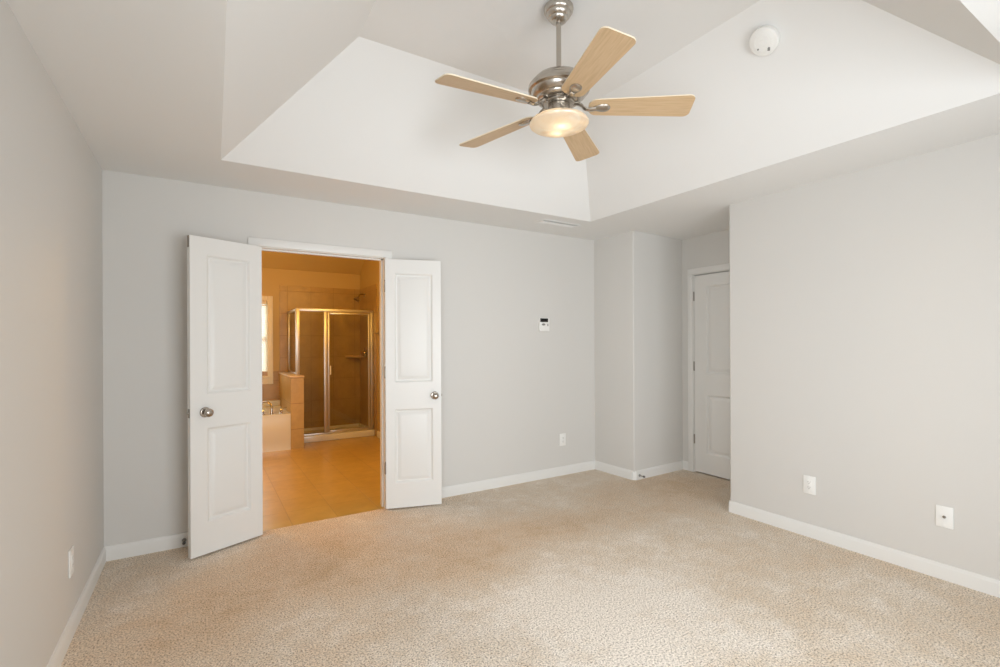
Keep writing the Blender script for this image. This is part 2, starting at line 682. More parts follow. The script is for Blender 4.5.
def grid_leaf(w, holes_s, th):
    """door slab in local coords: hinge edge at x=0, width along +x, visible face at y=0, thickness towards +y"""
    bm = B()
    xs = [0, holes_s[0], holes_s[1], w]
    zs = [0.012, PZ[0][0], PZ[0][1], PZ[1][0], PZ[1][1], DH]
    for y in (0, th):
        for i in range(3):
            for k in range(5):
                if i == 1 and k in (1, 3):
                    continue
                bm.faces.new([bm.verts.new(q) for q in ((xs[i], y, zs[k]), (xs[i + 1], y, zs[k]), (xs[i + 1], y, zs[k + 1]), (xs[i], y, zs[k + 1]))])
    for x in (0, w):
        for k in range(5):
            bm.faces.new([bm.verts.new(q) for q in ((x, 0, zs[k]), (x, th, zs[k]), (x, th, zs[k + 1]), (x, 0, zs[k + 1]))])
    for z in (zs[0], DH):
        for i in range(3):
            bm.faces.new([bm.verts.new(q) for q in ((xs[i], 0, z), (xs[i], th, z), (xs[i + 1], th, z), (xs[i + 1], 0, z))])
    return bm


def panel_bm(x0, x1, z0, z1, th):
    bm = B()
    steps = [(0, 0), (0.005, 0.003), (0.014, 0.0142), (0.024, 0.0160), (0.032, 0.0120), (0.052, 0.0045), (0.055, 0.004)]
    for sgn, y0 in ((1, 0), (-1, th)):
        rings = []
        for ins, dep in steps:
            y = y0 + sgn * dep
            rings.append([bm.verts.new(q) for q in ((x0 + ins, y, z0 + ins), (x1 - ins, y, z0 + ins), (x1 - ins, y, z1 - ins), (x0 + ins, y, z1 - ins))])
        for a, b in zip(rings, rings[1:]):
            for i in range(4):
                bm.faces.new((a[i], a[(i + 1) % 4], b[(i + 1) % 4], b[i]))
        bm.faces.new(rings[-1])
    return bm


RX90 = Matrix.Rotation(math.radians(90), 4, 'X')      # local Z -> -Y


def knob_parts(parent, x, z, th):
    rose, kn = B(), B()
    for y0, flip in ((0, 1), (th, -1)):
        mt = Matrix.Translation((x, y0, z)) @ (RX90 if flip == 1 else Matrix.Rotation(math.radians(-90), 4, 'X'))
        lathe(rose, [(0, 0), (0.033, 0), (0.033, 0.004), (0.029, 0.009), (0.016, 0.012), (0, 0.012)], 32, mt)
        lathe(kn, [(0, 0.010), (0.011, 0.010), (0.0105, 0.026), (0.016, 0.032), (0.024, 0.038), (0.0275, 0.047), (0.0255, 0.056), (0.017, 0.063), (0.006, 0.066), (0, 0.066)], 32, mt)
    k = link('door_knob', kn, M['knob'], parent)
    link('rosette', rose, M['knob'], k)
    return k


def hinge_parts(parent, x, y, zs, leafdir=1):
    for z in zs:
        hb = B()
        mt = Matrix.Translation((x, y, z))
        lathe(hb, [(0, -0.050), (0.004, -0.048), (0.0065, -0.045), (0.0065, 0.045), (0.004, 0.048), (0, 0.050)], 14, mt)
        box(hb, x, x + leafdir * 0.003, y, y + 0.032, z - 0.045, z + 0.045)
        link('hinge', hb, M['bronze'], parent)


def leaf(name, w, holes, th, hinge, ang, mirror, label, knob_x=None, hz=(0.34, 1.115, 1.815), bolt=False, hy=0.004):
    root = empty(name, hinge, ang, label, 'door', kind=S)
    bm = grid_leaf(w, holes, th)
    objs = [link('door_leaf', bm, M['white'], root)]
    for z0, z1 in PZ:
        objs.append(link('panel', panel_bm(holes[0], holes[1], z0, z1, th), M['white'], root, sharp=20))
    if knob_x is not None:
        knob_parts(root, knob_x, 0.917, th)
        lb = B()
        box(lb, w, w + 0.0015, th / 2 - 0.0125, th / 2 + 0.0125, 0.917 - 0.028, 0.917 + 0.028)
        box(lb, w, w + 0.010, th / 2 - 0.006, th / 2 + 0.006, 0.917 - 0.010, 0.917 + 0.010, 0.002)
        link('latch_plate', lb, M['bronze'], root)
    if bolt:
        lb = B()
        box(lb, w, w + 0.002, th / 2 - 0.0125, th / 2 + 0.0125, DH - 0.075, DH - 0.002)
        link('flush_bolt', lb, M['bronze'], root)
    hinge_parts(root, -0.004, th * 0.5 if mirror else hy, hz)
    return root


TH = 0.035
# left leaf: mirrored in plan so its free edge runs to the left of the hinge


def mirror_x(root):
    for o in root.children_recursive:
        me = o.data
        for v in me.vertices:
            v.co.x = -v.co.x
        me.flip_normals()


d1 = leaf('door_1', 0.463, (0.080, 0.364), TH, (0.3640, 3.7665, 0), math.radians(24.2), True,
          'white two-panel door leaf swung open left of the bathroom doorway', 0.376, bolt=True)
mirror_x(d1)
d2 = leaf('door_2', 0.450, (0.072, 0.382), TH, (1.2675, 3.810, 0.0), math.radians(-16.2), False,
          'white two-panel door leaf folded back right of the bathroom doorway', 0.396)
# closet door, shut, hinged on its far edge, face looking along -x
d3 = leaf('door_3', D0 - D1 - 0.006, (0.135, 0.625), TH, (AX + 0.004, D0 - 0.003, 0), math.radians(-90), False,
          'white two-panel closet door closed in the alcove', 0.70, hz=(0.345, 1.10, 1.825), hy=-0.0035)

# ------------------------------------------------------------------ ceiling fan
FC = Vector((1.555, 1.935, 0))
fan = empty('ceiling_fan', (FC.x, FC.y, 2.55), 0, 'brushed nickel ceiling fan with five maple blades and a lit glass bowl', 'ceiling fan')
Z = lambda z: z - 2.55
bm = lathe(B(), [(0, Z(3.06)), (0.070, Z(3.06)), (0.0745, Z(3.055)), (0.0755, Z(3.045)), (0.073, Z(3.033)), (0.067, Z(3.026)), (0.064, Z(3.024)), (0.064, Z(3.020)),
                 (0.058, Z(3.010)), (0.051, Z(3.003)), (0.048, Z(3.001)), (0.047, Z(2.997)), (0.040, Z(2.988)), (0.030, Z(2.982)), (0, Z(2.982))], 48)
link('canopy', bm, M['nickel'], fan)
bm = lathe(B(), [(0, Z(2.985)), (0.0125, Z(2.985)), (0.0125, Z(2.700)), (0, Z(2.700))], 24)
rod = link('downrod', bm, M['nickel'], fan)
bm = lathe(B(), [(0, Z(2.738)), (0.018, Z(2.738)), (0.022, Z(2.732)), (0.024, Z(2.715)), (0.060, Z(2.712)), (0.096, Z(2.704)), (0.122, Z(2.690)), (0.137, Z(2.674)), (0.141, Z(2.668)),
                 (0.1415, Z(2.664)), (0.147, Z(2.662)), (0.155, Z(2.652)), (0.157, Z(2.640)), (0.155, Z(2.630)), (0.148, Z(2.624)), (0.143, Z(2.622)), (0.141, Z(2.616)), (0.134, Z(2.604)),
                 (0.120, Z(2.594)), (0.116, Z(2.592)), (0.114, Z(2.586)), (0.104, Z(2.577)), (0.090, Z(2.572)), (0, Z(2.572))], 64)
link('motor_housing', bm, M['nickel'], fan)
bm = lathe(B(), [(0, Z(2.573)), (0.076, Z(2.573)), (0.080, Z(2.570)), (0.080, Z(2.562)), (0.076, Z(2.559)), (0, Z(2.559))], 48)
link('flywheel', bm, M['nickel'], fan)
bm = lathe(B(), [(0, Z(2.560)), (0.050, Z(2.560)), (0.054, Z(2.557)), (0.055, Z(2.550)), (0.055, Z(2.512)), (0.058, Z(2.506)), (0.066, Z(2.503)), (0.070, Z(2.500)), (0, Z(2.500))], 48)
link('switch_housing', bm, M['nickel'], fan)
bm = lathe(B(), [(0, Z(2.503)), (0.068, Z(2.503)), (0.098, Z(2.499)), (0.114, Z(2.493)), (0.118, Z(2.489)), (0.118, Z(2.483)), (0.114, Z(2.483)), (0.112, Z(2.488)), (0.095, Z(2.495)), (0, Z(2.498))], 64)
link('light_fitter', bm, M['nickel'], fan)
bowl_p = [(0.110, 2.486), (0.131, 2.482), (0.145, 2.474), (0.1505, 2.465), (0.147, 2.458), (0.134, 2.451), (0.112, 2.444), (0.082, 2.437), (0.045, 2.433), (0.0, 2.432)]
inner = [(max(r_ - 0.005, 0), z_ + 0.005) for r_, z_ in bowl_p[1:]][::-1]
bm = lathe(B(), [(r_, Z(z_)) for r_, z_ in bowl_p] + [(r_, Z(z_)) for r_, z_ in inner] + [(0.106, Z(2.486)), (0.110, Z(2.486))], 64)
link('glass_bowl', bm, M['alabaster'], fan)
for a in (-121, -1, 119):
    ca, sa = math.cos(math.radians(a)), math.sin(math.radians(a))
    bm = B()
    tube(bm, [(q * ca, q * sa, Z(2.4865)) for q in (0.110, 0.124, 0.125, 0.131)], [0.003, 0.003, 0.006, 0.006], 10)
    link('thumb_screw', bm, M['bronze'], fan)
for a in (-110, 70):
    ca, sa = math.cos(math.radians(a)), math.sin(math.radians(a))
    mt = Matrix.Translation((0.042 * ca, 0.042 * sa, Z(2.467)))
    bm = lathe(B(), [(0, 0.024), (0.008, 0.022), (0.010, 0.012), (0.015, 0.004), (0.016, -0.004), (0.012, -0.014), (0, -0.019)], 20, mt)
    link('light_bulb', bm, M['bulb'], fan)


def blade_outline():
    R0, R1 = 0.148, 0.660
    w0, w1 = 0.058, 0.077
    pts = []
    rc = 0.030
    # root end (rounded), then the widening sides, then the rounded tip with a slightly bowed end
    pts += arc(R0 + 0.045, -w0 + 0.045, 0.045, 180, 270, 8)
    pts += arc(R1 - rc - 0.004, -w1 + rc, rc, -90, -8, 8)
    pts += arc(R1 - rc - 0.004, w1 - rc, rc, 8, 90, 8)
    pts += arc(R0 + 0.045, w0 - 0.045, 0.045, 90, 180, 8)
    return pts


def make_blade(k, ang, pitch=-12):
    A = Matrix.Rotation(math.radians(ang), 4, 'Z')
    P = Matrix.Translation((0, 0, Z(2.5465))) @ Matrix.Rotation(math.radians(2.1), 4, 'Y') @ Matrix.Rotation(math.radians(pitch), 4, 'X')
    bm = B()
    prism(bm, blade_outline(), -0.003, 0.003)
    es = [e for e in bm.edges if e.calc_face_angle(0) > 1.2]
    bmesh.ops.bevel(bm, geom=es, offset=0.0012, segments=1, affect='EDGES')
    b = link('blade', bm, M['maple'], fan)
    b.matrix_local = A @ P
    b.data.materials.append(M['mapleedge'])
    for f in b.data.polygons:
        if abs(f.normal.z) < 0.9:
            f.material_index = 1
    # blade iron: S-shaped strap from the flywheel to a teardrop plate under the blade root
    ib = B()
    path = smooth_path([(0.070, 0, 0.021), (0.095, 0, 0.021), (0.114, 0, 0.010), (0.130, 0, -0.007), (0.153, 0, -0.0125), (0.185, 0, -0.0105)], 6)
    n = len(path)
    rad = [0.0066] * n
    tube(ib, path, rad, 12, 2.0, side=(0, 0, 1))
    iron = link('blade_iron', ib, M['nickel'], b)
    pb = B()
    out = []
    for i in range(28):
        t = 2 * math.pi * i / 28
        out.append((0.212 + 0.045 * math.cos(t), 0.026 * math.sin(t) * (1 + 0.30 * math.cos(t))))
    rings = []
    for sc_, z in ((1.0, -0.003), (1.0, -0.006), (0.90, -0.0095), (0.70, -0.0125), (0.40, -0.0145)):
        rings.append([pb.verts.new((0.212 + (x - 0.212) * sc_, y * sc_, z)) for x, y in out])
    for a_, b_ in zip(rings, rings[1:]):
        for i in range(28):
            pb.faces.new((a_[i], a_[(i + 1) % 28], b_[(i + 1) % 28], b_[i]))
    pb.faces.new(rings[0])
    pb.faces.new(rings[-1][::-1])
    link('iron_plate', pb, M['nickel'], b)
    for (x, y) in ((0.188, 0), (0.236, 0.012), (0.236, -0.012)):
        sb = lathe(B(), [(0, 0.0), (0.004, 0.0), (0.004, 0.0042), (0.002, 0.0055), (0, 0.0058)], 10, Matrix.Translation((x, y, 0.003)))
        link('screw', sb, M['nickel'], b)
    return b


for k, a in enumerate((-107.9, -37.5, 35.0, 108.3, 178.4)):
    make_blade(k, a)

# ------------------------------------------------------------------ smoke detector on the right slope of the tray
e1 = Vector((0, -1, 0))
nrm = Vector((-0.7108, 0, -0.7034)).normalized()           # out of the slope, into the room
e2 = nrm.cross(e1)
base = Vector((2.511, 1.4126, 2.929))
mt = Matrix(((e1.x, e2.x, nrm.x, base.x), (e1.y, e2.y, nrm.y, base.y), (e1.z, e2.z, nrm.z, base.z), (0, 0, 0, 1)))
sd = empty('smoke_detector', None, 0, 'round white smoke detector on the sloped ceiling right of the fan', 'smoke detector', matrix=mt)
link('mounting_base', lathe(B(), [(0, 0), (0.066, 0), (0.066, 0.012), (0.062, 0.014), (0, 0.014)], 48), M['plastic'], sd)
link('cover', lathe(B(), [(0.060, 0.012), (0.071, 0.014), (0.072, 0.030), (0.069, 0.036), (0.060, 0.040), (0.058, 0.0395), (0.056, 0.041), (0.040, 0.044), (0.038, 0.0425), (0.036, 0.0445), (0.018, 0.046), (0.017, 0.044), (0.015, 0.0465), (0, 0.047)], 48), M['plastic'], sd)
link('indicator_light', lathe(B(), [(0, 0.040), (0.0045, 0.040), (0.0045, 0.0462), (0, 0.0468)], 14, Matrix.Translation((-0.0315, -0.019, 0))), M['grey'], sd)
bm = box(B(), -0.0065, 0.0065, -0.010, 0.010, 0.034, 0.0440, 0.002, mtx=Matrix.Translation((0.0148, -0.0415, 0)) @ Matrix.Rotation(-0.45, 4, 'Z'))
link('test_button', bm, M['grey'], sd)

# ------------------------------------------------------------------ ceiling register
cv = empty('ceiling_vent', (2.785, 3.478, H), 0, 'white slatted air register in the low ceiling band near the back right corner', 'air vent')
bm = B()
w_, d_ = 0.215, 0.066
for x0, x1, y0, y1 in ((-w_, w_, -d_, -d_ + 0.020), (-w_, w_, d_ - 0.020, d_), (-w_, -w_ + 0.020, -d_ + 0.02, d_ - 0.02), (w_ - 0.020, w_, -d_ + 0.02, d_ - 0.02)):
    box(bm, x0, x1, y0, y1, -0.005, 0.0, 0.002)
link('frame', bm, M['ceil'], cv)
bm = B()
box(bm, -w_ + 0.018, w_ - 0.018, -d_ + 0.018, d_ - 0.018, -0.0012, -0.0002)
link('damper', bm, M['ceil'], cv)
for i in range(7):
    y = -0.042 + 0.014 * i
    bm = B()
    box(bm, -w_ + 0.019, w_ - 0.019, -0.006, 0.006, -0.0006, 0.0006, mtx=Matrix.Translation((0, y, -0.005)) @ Matrix.Rotation(math.radians(28 if y < 0 else -28), 4, 'X'))
    link('slat', bm, M['ceil'], cv)

# ------------------------------------------------------------------ wall plates


def wall_matrix(loc, axis):
    """local x along the wall, local z up, local -y out into the room"""
    o = {'back': Vector((0, -1, 0)), 'right': Vector((-1, 0, 0)), 'left': Vector((1, 0, 0))}[axis]
    yv = -o
    xv = yv.cross(Vector((0, 0, 1)))
    return Matrix(((xv.x, yv.x, 0, loc[0]), (xv.y, yv.y, 0, loc[1]), (xv.z, yv.z, 1, loc[2]), (0, 0, 0, 1)))


def outlet(loc, axis, label):
    e = empty('wall_outlet', None, 0, label, 'outlet', 'low wall outlets', matrix=wall_matrix(loc, axis))
    bm = box(B(), -0.039, 0.039, -0.007, 0.0, -0.062, 0.062, 0.0025)
    link('cover_plate', bm, M['plastic'], e)
    bm = box(B(), -0.0165, 0.0165, -0.0088, -0.006, -0.0335, 0.0335, 0.001)
    rec = link('receptacle', bm, M['plastic'], e)
    for zc in (0.018, -0.018):
        for xc in (-0.0065, 0.0065):
            link('slot', box(B(), xc - 0.001, xc + 0.001, -0.0090, -0.0085, zc - 0.001, zc + 0.007), M['dark'], rec)
        link('ground_hole', lathe(B(), [(0, 0), (0.0024, 0), (0.0024, 0.0004), (0, 0.0004)], 12, Matrix.Translation((0, -0.0086, zc - 0.007)) @ RX90), M['dark'], rec)
    for zc in (0.048, -0.048):
        link('screw', lathe(B(), [(0, 0), (0.003, 0), (0.0025, 0.001), (0, 0.0012)], 12, Matrix.Translation((0, -0.007, zc)) @ RX90), M['plastic'], e)
    return e


outlet((3.134, YB, 0.361), 'back', 'white outlet low on the back wall below the dark-screened control')
outlet((XR, 1.722, 0.360), 'right', 'white outlet low on the right wall near the alcove')
outlet((XL, 2.965, 0.342), 'left', 'white outlet low on the left wall near the corner')
e = empty('cable_plate', None, 0, 'white cable jack plate low on the right wall, nearest the viewer', 'cable outlet', matrix=wall_matrix((XR, 1.008, 0.356), 'right'))
link('cover_plate', box(B(), -0.038, 0.038, -0.007, 0, -0.060, 0.060, 0.0025), M['plastic'], e)
bm = lathe(B(), [(0, 0), (0.0085, 0), (0.0085, 0.003), (0.0048, 0.004), (0.0048, 0.012), (0, 0.012)], 6, Matrix.Translation((0, -0.007, 0)) @ RX90)
link('coax_jack', bm, M['bronze'], e)
for zc in (0.041, -0.041):
    link('screw', lathe(B(), [(0, 0), (0.003, 0), (0.0025, 0.001), (0, 0.0012)], 12, Matrix.Translation((0, -0.007, zc)) @ RX90), M['plastic'], e)

# keypad / thermostat on the back wall
e = empty('wall_thermostat', None, 0, 'small white wall control with dark screen on the back wall', 'thermostat', matrix=wall_matrix((2.898, YB, 1.528), 'back'))
link('housing', box(B(), -0.060, 0.060, -0.024, 0, -0.064, 0.066, 0.006, 3), M['plastic'], e)
link('screen', box(B(), -0.056, 0.040, -0.0255, -0.020, 0.026, 0.062, 0.001), M['screen'], e)
bm = B()
lathe(bm, [(0, 0), (0.017, 0), (0.017, 0.002), (0.014, 0.003), (0, 0.003)], 24, Matrix.Translation((-0.016, -0.0238, 0.002)) @ RX90 @ Matrix.Diagonal((1.25, 0.62, 1, 1)))
link('button', bm, M['grey'], e)
bm = box(B(), 0.032, 0.042, -0.0262, -0.022, -0.014, 0.010, 0.001)
link('button', bm, M['grey'], e)

# ------------------------------------------------------------------ door stops on the baseboards


def doorstop(loc, label):
    e = empty('door_stop', None, 0, label, 'door stop', 'baseboard door stops', matrix=wall_matrix(loc, 'back'))
    link('base', lathe(B(), [(0, 0), (0.013, 0), (0.013, 0.003), (0.008, 0.009), (0, 0.010)], 20, RX90.copy()), M['grey'], e)
    link('rod', lathe(B(), [(0, 0.008), (0.0055, 0.008), (0.0045, 0.014), (0.0045, 0.050), (0, 0.050)], 14, RX90.copy()), M['bronze'], e)
    link('bumper', lathe(B(), [(0, 0.048), (0.009, 0.048), (0.010, 0.052), (0.010, 0.062), (0.007, 0.067), (0, 0.067)], 18, RX90.copy()), M['rubber'], e)
    return e


doorstop((-0.100, YB - 0.015, 0.046), 'grey door stop on the baseboard behind the left door leaf')
doorstop((3.66, 3.340 - 0.015, 0.042), 'grey door stop on the baseboard at the alcove corner')

# ------------------------------------------------------------------ bathroom
BY0 = YB + T
bm = prism(B(), [(BXL - T, BY0), (BXL - T, YB2 + T), (BXR + T, YB2 + T), (BXR + T, BY0)] + [(OP1 + 0.02, BY0), (OP1 + 0.02, 3.87), (OP0 - 0.02, 3.87), (OP0 - 0.02, BY0)], -0.10, 0.0)
tag(link('floor_bathroom', bm, M['tile_floor']), 'tan square tile floor of the bathroom', 'tile floor', kind=S)
# far wall with a window opening
WX0, WX1, BZ0, BZ1 = -0.06, 0.819, 0.887, 1.970
HB = 2.445
bm = B()
box(bm, BXL - T, WX0, YB2, YB2 + T, 0, HB)
box(bm, WX1, BXR + T, YB2, YB2 + T, 0, HB)
box(bm, WX0, WX1, YB2, YB2 + T, 0, BZ0)
box(bm, WX0, WX1, YB2, YB2 + T, BZ1, HB)
tag(link('wall_bathroom_back', bm, M['bathwall']), 'beige far bathroom wall with the window', 'wall', kind=S)
HB2, YS = 2.98, 7.02
bm = prism(B(), [(BXR, BY0), (BXR + T, BY0), (BXR + T, YB2), (BXR, YB2)], 0, HB2 + 0.05)
tag(link('wall_bathroom_right', bm, M['bathwall']), 'beige bathroom side wall beside the shower', 'wall', kind=S)
bm = prism(B(), [(BXL - T, BY0), (BXL, BY0), (BXL, YB2), (BXL - T, YB2)], 0, HB2 + 0.05)
tag(link('wall_bathroom_left', bm, M['bathwall']), 'beige bathroom wall left of the doorway', 'wall', kind=S)
bm = B()
box(bm, BXL - T, BXR + T, BY0 - 0.02, BY0, H, HB2 + 0.05)
box(bm, BXL - T, XL, BY0 - 0.02, BY0, 0, H)
tag(link('wall_bathroom_front', bm, M['bathwall']), 'beige bathroom wall above the double doorway, inside', 'wall', kind=S)
bm = B()
v = [bm.verts.new(q) for q in ((BXL - T, YB2 + 0.02, HB - 0.012), (BXR + T, YB2 + 0.02, HB - 0.012), (BXR + T, YS, HB2), (BXL - T, YS, HB2), (BXR + T, BY0 - 0.02, HB2), (BXL - T, BY0 - 0.02, HB2))]
bm.faces.new((v[0], v[1], v[2], v[3]))
bm.faces.new((v[3], v[2], v[4], v[5]))
tag(link('ceiling_bathroom', bm, M['bathwall'], sharp=5), 'beige bathroom ceiling sloping down to the far wall', 'ceiling', kind=S)
# tile cladding
TT = 0.010
bm = B()
box(bm, 0.982, BXR - TT, YB2 - TT, YB2, 0, 2.208)
box(bm, BXL, 0.982, YB2 - TT, YB2, 0.40, 0.950)
tag(link('wall_tile_back', bm, M['tile_y']), 'tan wall tile behind the tub and shower', 'wall tile', kind=S)
bm = box(B(), BXR - TT, BXR, 6.870, YB2, 0, 2.208)
tag(link('wall_tile_right', bm, M['tile_x']), 'tan wall tile on the shower side wall', 'wall tile', kind=S)
# knee wall
KX0, KX1, KY0, KZ = 0.972, 1.128, 6.65, 0.915
bm = box(B(), KX0, KX1, KY0, YB2 - TT, 0, KZ)
kw = tag(link('wall_knee', bm, M['tile_knee']), 'tan tiled half wall between the tub and shower', 'half wall', kind=S)
kw.data.materials.append(M['tile_knee_side'])
for f in kw.data.polygons:
    if abs(f.normal.x) > 0.7:
        f.material_index = 1
bm = box(B(), KX0 - 0.010, KX1 + 0.006, KY0 - 0.012, YB2 - TT, KZ, KZ + 0.022, 0.004)
tag(link('trim_3', bm, mat('cap_stone', (0.66, 0.52, 0.36), 0.3)), 'smooth tan cap along the top of the tiled half wall', 'wall cap', kind=S)
bm = B()
sweep_profile(bm, [(BXR, BY0), (BXR, 6.865)], [(0, 0), (0.014, 0), (0.014, 0.075), (0.005, 0.09), (0, 0.09)])
tag(link('baseboard_bathroom', bm, M['white']), 'short white baseboard beside the shower curb', 'baseboard', kind=S)

# bathroom window and its blind
win = empty('window_1', ((WX0 + WX1) / 2, YB2, BZ0), 0, 'white cased bathroom window above the tub', 'window', kind=S)
cx = (WX0 + WX1) / 2
bm = B()
cw = 0.073
lx0, lx1 = WX0 - cx, WX1 - cx
hh_ = BZ1 - BZ0
for a in ((lx0 - cw, lx0, 0 - 0.12, hh_ + cw), (lx1, lx1 + cw, 0 - 0.12, hh_ + cw)):
    box(bm, a[0], a[1], -0.018, 0, a[2], a[3], 0.004)
box(bm, lx0, lx1, -0.018, 0, hh_, hh_ + cw, 0.004)
box(bm, lx0, lx1, -0.018, 0, -0.12, -0.025, 0.004)
link('window_casing', bm, M['white'], win)
bm = box(B(), lx0 - 0.03, lx1 + 0.03, -0.050, 0.06, -0.026, 0.0, 0.005)
link('window_sill', bm, M['white'], win)
bm = B()
for a in ((lx0, lx0 + 0.022), (lx1 - 0.022, lx1)):
    box(bm, a[0], a[1], 0.055, 0.095, 0, hh_, 0.003)
for z in (0, hh_ / 2 - 0.02, hh_ - 0.045):
    box(bm, lx0 + 0.02, lx1 - 0.02, 0.055, 0.095, z, z + 0.045, 0.003)
link('sash', bm, M['white'], win)
link('window_pane', box(B(), lx0 + 0.02, lx1 - 0.02, 0.073, 0.077, 0.04, hh_ - 0.04), M['pane'], win)
bl = empty('window_blind', (cx, YB2 + 0.025, BZ0), 0, 'white slatted blind hanging in the bathroom window', 'blind')
link('headrail', box(B(), lx0 + 0.006, lx1 - 0.006, -0.022, 0.022, hh_ - 0.05, hh_ - 0.002, 0.003), M['plastic'], bl)
link('bottom_rail', box(B(), lx0 + 0.010, lx1 - 0.010, -0.022, 0.022, 0.004, 0.026, 0.004), M['plastic'], bl)
n = 38
for i in range(n):
    z = 0.045 + (hh_ - 0.11) * i / (n - 1)
    bm = box(B(), lx0 + 0.008, lx1 - 0.008, -0.0185, 0.0185, -0.0012, 0.0012, mtx=Matrix.Translation((0, 0, z)) @ Matrix.Rotation(math.radians(36), 4, 'X'))
    link('slat', bm, M['blind'], bl)

# bathtub
tub = empty('bathtub', (0.10, 7.18, 0), 0, 'cream drop-in bathtub below the window', 'bathtub')
TX0, TX1, TY0, TY1, TZ = -0.85, 0.870, -0.53, 0.548, 0.460
bm = B()
nseg = 48
out_r, cor = [], []
cxb, cyb, axb, ayb = -0.02, 0.02, 0.66, 0.34
for i in range(nseg):
    t = 2 * math.pi * i / nseg
    c_, s_ = math.cos(t), math.sin(t)
    q = max(abs(c_), abs(s_))
    ox = TX0 + (TX1 - TX0) * (c_ / q + 1) / 2
    oy = TY0 + (TY1 - TY0) * (s_ / q + 1) / 2
    out_r.append((ox, oy))
    cor.append((cxb + axb * math.copysign(abs(c_) ** 0.7, c_), cyb + ayb * math.copysign(abs(s_) ** 0.7, s_)))
ro = [bm.verts.new((x, y, TZ)) for x, y in out_r]
ri = [bm.verts.new((x, y, TZ)) for x, y in cor]
ri2 = [bm.verts.new((x, y, TZ + 0.012)) for x, y in cor]
for i in range(nseg):
    j = (i + 1) % nseg
    bm.faces.new((ro[i], ro[j], ri[j], ri[i]))
rb = [bm.verts.new((x, y, TZ - 0.03)) for x, y in out_r]
for i in range(nseg):
    j = (i + 1) % nseg
    bm.faces.new((rb[i], rb[j], ro[j], ro[i]))
for v_ in ri2:
    bm.verts.remove(v_)
link('deck', bm, M['tub'], tub)
bm = B()
prof = [(TY0 + 0.008, 0), (TY0 + 0.008, 0.125), (TY0 + 0.004, 0.135), (TY0 + 0.004, TZ - 0.03), (TY0 + 0.06, TZ - 0.03), (TY0 + 0.06, 0)]
a_ = [bm.verts.new((TX0, y, z)) for y, z in prof]
b_ = [bm.verts.new((TX1, y, z)) for y, z in prof]
for i in range(len(prof)):
    j = (i + 1) % len(prof)
    bm.faces.new((a_[i], a_[j], b_[j], b_[i]))
bm.faces.new(a_)
bm.faces.new(b_)
link('apron', bm, M['tub'], tub)
bm = B()
rings = []
for s_, z in ((1.005, TZ), (1.0, TZ - 0.001), (0.985, TZ - 0.004), (0.96, TZ - 0.014), (0.92, TZ - 0.10), (0.86, TZ - 0.28), (0.76, TZ - 0.36), (0.4, TZ - 0.38)):
    rings.append([bm.verts.new((cxb + (x - cxb) * s_, cyb + (y - cyb) * s_, z)) for x, y in cor])
for a_, b_ in zip(rings, rings[1:]):
    for i in range(nseg):
        j = (i + 1) % nseg
        bm.faces.new((a_[i], a_[j], b_[j], b_[i]))
bm.faces.new(rings[-1])
link('basin', bm, M['tub'], tub, sharp=50)
tag(link('trim_4', box(B(), BXL, KX0 - 0.001, 7.62, YB2 - TT, TZ, 0.535, 0.006), M['tub']), 'cream ledge between the bathtub and the window wall', 'ledge', kind=S)

# tub faucet on the front deck
fz = TZ + 0.0
tf = empty('tub_faucet', (0.757, 6.735, fz), 0, 'chrome gooseneck tub faucet with lever handles on the tub deck', 'faucet')
bm = B()
lathe(bm, [(0, 0), (0.026, 0), (0.026, 0.006), (0.018, 0.014), (0, 0.014)], 20)
path = smooth_path([(0, 0, 0.01), (0.002, 0.004, 0.07), (-0.012, 0.020, 0.125), (-0.050, 0.05, 0.150), (-0.095, 0.08, 0.135), (-0.115, 0.095, 0.10)], 6)
tube(bm, path, [0.015 - 0.004 * i / (len(path) - 1) for i in range(len(path))], 14)
link('spout', bm, M['chrome'], tf)
for hx, hy, s_ in ((0.112, 0.012, 1), (-0.10, -0.012, -1)):
    bm = lathe(B(), [(0, 0), (0.024, 0), (0.024, 0.005), (0.014, 0.014), (0.011, 0.040), (0.015, 0.050), (0.010, 0.060), (0, 0.062)], 20, Matrix.Translation((hx, hy, 0)))
    tube(bm, [(hx, hy, 0.055), (hx + 0.03 * s_, hy, 0.062), (hx + 0.065 * s_, hy + 0.005, 0.072)], [0.007, 0.006, 0.005], 10)
    link('handle', bm, M['chrome'], tf)

# shower base with curb
sb = empty('shower_tray', (1.64, 7.36, 0), 0, 'cream shower pan with a raised front curb', 'shower pan')
x0, x1, y0, y1 = KX1 - 1.64 + 0.001, BXR - TT - 1.64 - 0.001, 6.97 - 7.36, YB2 - TT - 7.36 - 0.001
bm = box(B(), x0, x1, y0, y0 + 0.11, 0, 0.090, 0.010, 3)
link('curb', bm, M['tub'], sb)
bm = B()
rings = []
for ins, z in ((0, 0.0), (0, 0.075), (0.008, 0.080), (0.028, 0.080), (0.045, 0.045), (0.08, 0.038)):
    rings.append([bm.verts.new(q) for q in ((x0 + ins, y0 + 0.10, z), (x1 - ins, y0 + 0.10, z), (x1 - ins, y1 - ins, z), (x0 + ins, y1 - ins, z))])
for a_, b_ in zip(rings, rings[1:]):
    for i in range(4):
        bm.faces.new((a_[i], a_[(i + 1) % 4], b_[(i + 1) % 4], b_[i]))
bm.faces.new(rings[-1])
link('pan', bm, M['tub'], sb)

# framed glass enclosure
se = empty('shower_enclosure', (1.128, 7.025, 0), 0, 'framed glass shower enclosure with door, half wall at its left', 'shower enclosure')
FM = M['chromewhite']


def fr(name, a, parent=se, bev=0.003, m_=FM):
    return link(name, box(B(), a[0] - 1.12, a[1] - 1.12, a[2] - 7.0, a[3] - 7.0, a[4], a[5], bev), m_, parent)


